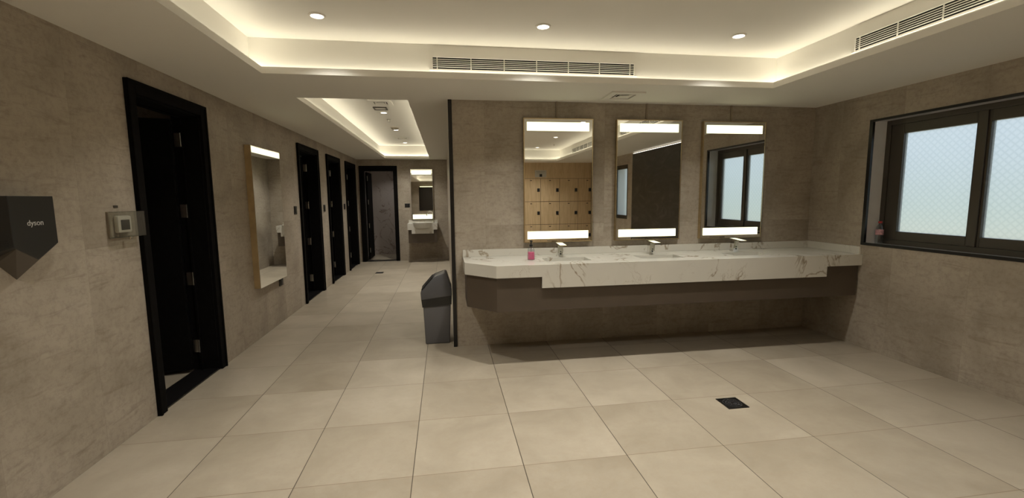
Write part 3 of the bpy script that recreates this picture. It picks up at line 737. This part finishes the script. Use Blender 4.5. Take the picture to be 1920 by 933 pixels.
# ---- square diffusers
def diffuser(cx, cy_, z, s, label, dark=False):
    r = empty('ceiling_vent', (cx, cy_, z)); h = s/2
    def ring(o, i, za, zb):
        return MB().box(cx-o, cx+o, cy_-o, cy_-i, za, zb).box(cx-o, cx+o, cy_+i, cy_+o, za, zb).box(cx-o, cx-i, cy_-i, cy_+i, za, zb).box(cx+i, cx+o, cy_-i, cy_+i, za, zb)
    part(ring(h, h*.60, z-.014, z), 'frame', PAINT, r)
    part(MB().box(cx-h*.60, cx+h*.60, cy_-h*.60, cy_+h*.60, z-.0015, z-.0005), 'duct_shade_sheet', VOID, r)  # flat black sheet in place of a shaded duct hollow
    def louv(o, d):        # sloping square louvre
        i = o-.022; V = []
        for q, zz in ((o, z-d), (i, z-.002), (i-.002, z-.002), (o-.003, z-d)):
            V += [(cx-q, cy_-q, zz), (cx+q, cy_-q, zz), (cx+q, cy_+q, zz), (cx-q, cy_+q, zz)]
        F = [(4*a+k, 4*a+(k+1) % 4, 4*((a+1) % 4)+(k+1) % 4, 4*((a+1) % 4)+k) for a in range(4) for k in range(4)]
        return MB().poly(V, F)
    m_ = VOID if dark else PAINT
    part(louv(h*.50, .012), 'louvre', m_, r); part(louv(h*.32, .012), 'louvre', m_, r)
    part(MB().box(cx-h*.2, cx+h*.2, cy_-h*.2, cy_+h*.2, z-.012, z-.006), 'centre_plate', PAINT, r)
    tag(r, label, 'ceiling vent', 'square ceiling vents')
diffuser(1.63, 3.99, HC, .31, 'square white ceiling vent above the middle of the long worktop')
diffuser(-.76, 5.93, HU, .28, 'square ceiling vent nearest the camera in the corridor cove')
diffuser(-.80, 9.25, HU, .28, 'square white ceiling vent farthest down the corridor cove')
def hatch():
    cx, cy_, s, z = -.815, 6.30, .175, HU; r = empty('access_hatch', (cx, cy_, z)); h = s/2
    part(MB().box(cx-h, cx+h, cy_-h, cy_-h+.02, z-.012, z).box(cx-h, cx+h, cy_+h-.02, cy_+h, z-.012, z).box(cx-h, cx-h+.02, cy_-h+.02, cy_+h-.02, z-.012, z).box(cx+h-.02, cx+h, cy_-h+.02, cy_+h-.02, z-.012, z), 'frame', BRONZE, r)
    part(MB().box(cx-h+.02, cx+h-.02, cy_-h+.02, cy_+h-.02, z-.006, z), 'hatch_plate', PAINT, r)
    tag(r, 'dark-framed square fitting in the corridor cove beside its nearest downlight', 'ceiling fitting')
hatch()
def sprinkler(cx, cy_, z, label):
    r = empty('fire_sprinkler', (cx, cy_, z))
    part(MB().lathe([(0, 0), (.035, 0), (.030, -.006), (.012, -.008), (.010, -.03), (0, -.03)], (cx, cy_, z), seg=20), 'escutcheon', STEEL, r, True)
    part(MB().lathe([(0, -.034), (.02, -.034), (.02, -.037), (0, -.037)], (cx, cy_, z), seg=16), 'deflector', STEEL, r); part(MB().tube([(cx, cy_, z-.028), (cx, cy_, z-.036)], .004, 8), 'bulb', RED, r)
    tag(r, label, 'sprinkler', 'ceiling sprinklers')
sprinkler(-.81, 7.16, HU, 'small metal fire sprinkler in the corridor cove')
sprinkler(2.50, -1.50, HU, 'small fire sprinkler on the raised ceiling seen in the left lit mirror')
def smoke(cx, cy_, z):
    r = empty('smoke_detector', (cx, cy_, z))
    part(MB().lathe([(0, 0), (.075, 0), (.075, -.012), (0, -.012)], (cx, cy_, z), seg=28), 'base', WHITEPL, r)
    part(MB().lathe([(0, -.014), (.068, -.014), (.06, -.024), (.035, -.042), (0, -.045)], (cx, cy_, z), seg=28), 'sensor_dome', mat('grey_beige_grille_plastic', (.30, .26, .2), .5), r, True)  # dome in a darker grey-beige plastic than its base
    tag(r, 'round smoke detector in the middle of the corridor cove', 'smoke detector')
smoke(-.80, 7.90, HU)

# ---- downlights
def downlight(x, y, z, e, label, grp, spot=2.08):
    r = empty('downlight', (x, y, z))
    part(MB().lathe([(.040, 0), (.055, 0), (.053, -.006), (.042, -.008), (.040, -.004)], (x, y, z), seg=28, closed=True), 'trim_ring', WHITEPL, r, True)
    part(MB().lathe([(0, -.0005), (.041, -.0005), (.041, -.0035), (0, -.0035)], (x, y, z), seg=24), 'lens', LENS, r)
    l = bpy.data.lights.new('downlight_lamp', 'SPOT'); l.energy = e*4; l.color = DOWN; l.spot_size = spot; l.spot_blend = 1.0; l.shadow_soft_size = .035
    o = bpy.data.objects.new('downlight_lamp', l); C.objects.link(o); o.parent = r; o.location = (0, 0, -.012)
    tag(r, label, 'ceiling light', grp)
G = 'round downlights in the raised ceiling of the washroom'
LAB = {(0, 0): 'round ceiling downlight, leftmost of the three in the raised ceiling', (1, 0): 'round ceiling downlight, middle of the three, above the long grille', (2, 0): 'round ceiling downlight nearest the window, rightmost of the three'}
LAB[(2, 2)] = 'round downlight seen in the left lit mirror, nearer of the two there'; LAB[(2, 3)] = 'round downlight seen in the left lit mirror, farther of the two there'
for i, x in enumerate((-.80, .725, 2.245)):
    for j, y in enumerate((3.243, 1.45, -.34, -2.15)):
        downlight(x, y, HU, E_DOWN, LAB.get((i, j), 'round ceiling downlight farther back in the raised ceiling, outside the photo'), G)
G = 'round downlights in the corridor cove'
for y, t in ((6.60, 'round corridor downlight nearest the camera'), (8.18, 'round corridor downlight just past the smoke detector'), (9.98, 'round corridor downlight farthest from the camera')):
    downlight(-.81, y, HU, E_DOWN_CORR, t, G)
downlight(-1.35, 11.6, HC, 4.5, 'added unseen round downlight brightening the small marble room behind the end door', None)  # unseen lamp added to brighten the marble wall beyond the doorway

# ---- lockers behind the camera (seen in the mirrors)
def lockers():
    x0, x1 = .463, XR-.003; r = empty('locker_bank', ((x0+x1)/2, YB-.2, 0))
    part(MB().box(x0, x1, YB-.44, YB-.02, 0, 1.972), 'carcass', BROWN, r)
    X = [2.53+.515*k for k in (-4, -3, -2, -1, 0, 1, 2)]+[x1]; Z = [.06, .145, .75, 1.36, 1.97]
    for i in range(len(X)-1):
        for j in range(1, len(Z)-1):
            a, c, p, q = max(X[i], x0)+.005, X[i+1]-.005, Z[j]+.005, Z[j+1]-.005
            d = part(MB().box(a, c, YB-.02, YB, p, q, .001), 'locker_door', OAK, r)
            xs = X[i+1]-.06 if i < len(X)-2 else X[i+1]-.04
            part(MB().box(xs-.034, xs+.034, YB, YB+.012, q-.345, q-.255, .002), 'lock', BLACKPRINT, r, via=d)
            mx = X[i]+.255; mx = min(mx, c-.05)
            part(MB().box(mx-.024, mx+.024, YB, YB+.002, q-.060, q-.040), 'number_plate', BRONZE, r, via=d)
    tag(r, 'wall of pale wooden lockers with black locks seen in the left lit mirror', 'lockers')
lockers()
def notice():
    r = empty('notice_sign', (2.53, YB, 2.0))
    part(MB().box(2.375, 2.685, YB, YB+.004, 2.0, 2.185), 'sheet', mat('grey_white_sheet', (.50, .48, .44), .5), r)
    part(MB().box(2.50, 2.57, YB+.004, YB+.005, 2.015, 2.085), 'pictogram', BLACKPRINT, r)
    part(MB().box(2.41, 2.65, YB+.004, YB+.005, 2.145, 2.153).box(2.43, 2.63, YB+.004, YB+.005, 2.115, 2.122), 'text_lines', mat('grey_print', (.25, .24, .22), .5), r)
    tag(r, 'pale notice on the wood above the lockers seen in the left lit mirror', 'sign')
notice()
def back_panel():
    r = empty('dark_mirror', (-1.0, YB, .85))
    part(MB().box(-1.36, -.55, YB, YB+.03, .85, 2.10), 'panel', mat('dark_panel', (.02, .016, .013), .25), r)
    part(MB().box(-1.30, -.58, YB+.002, YB+.035, 2.105, 2.135), 'light_bar', LIGHTBAR, r)
    tag(r, 'dark panel with a light line on top seen in the narrow end mirror', 'wall panel')
back_panel()
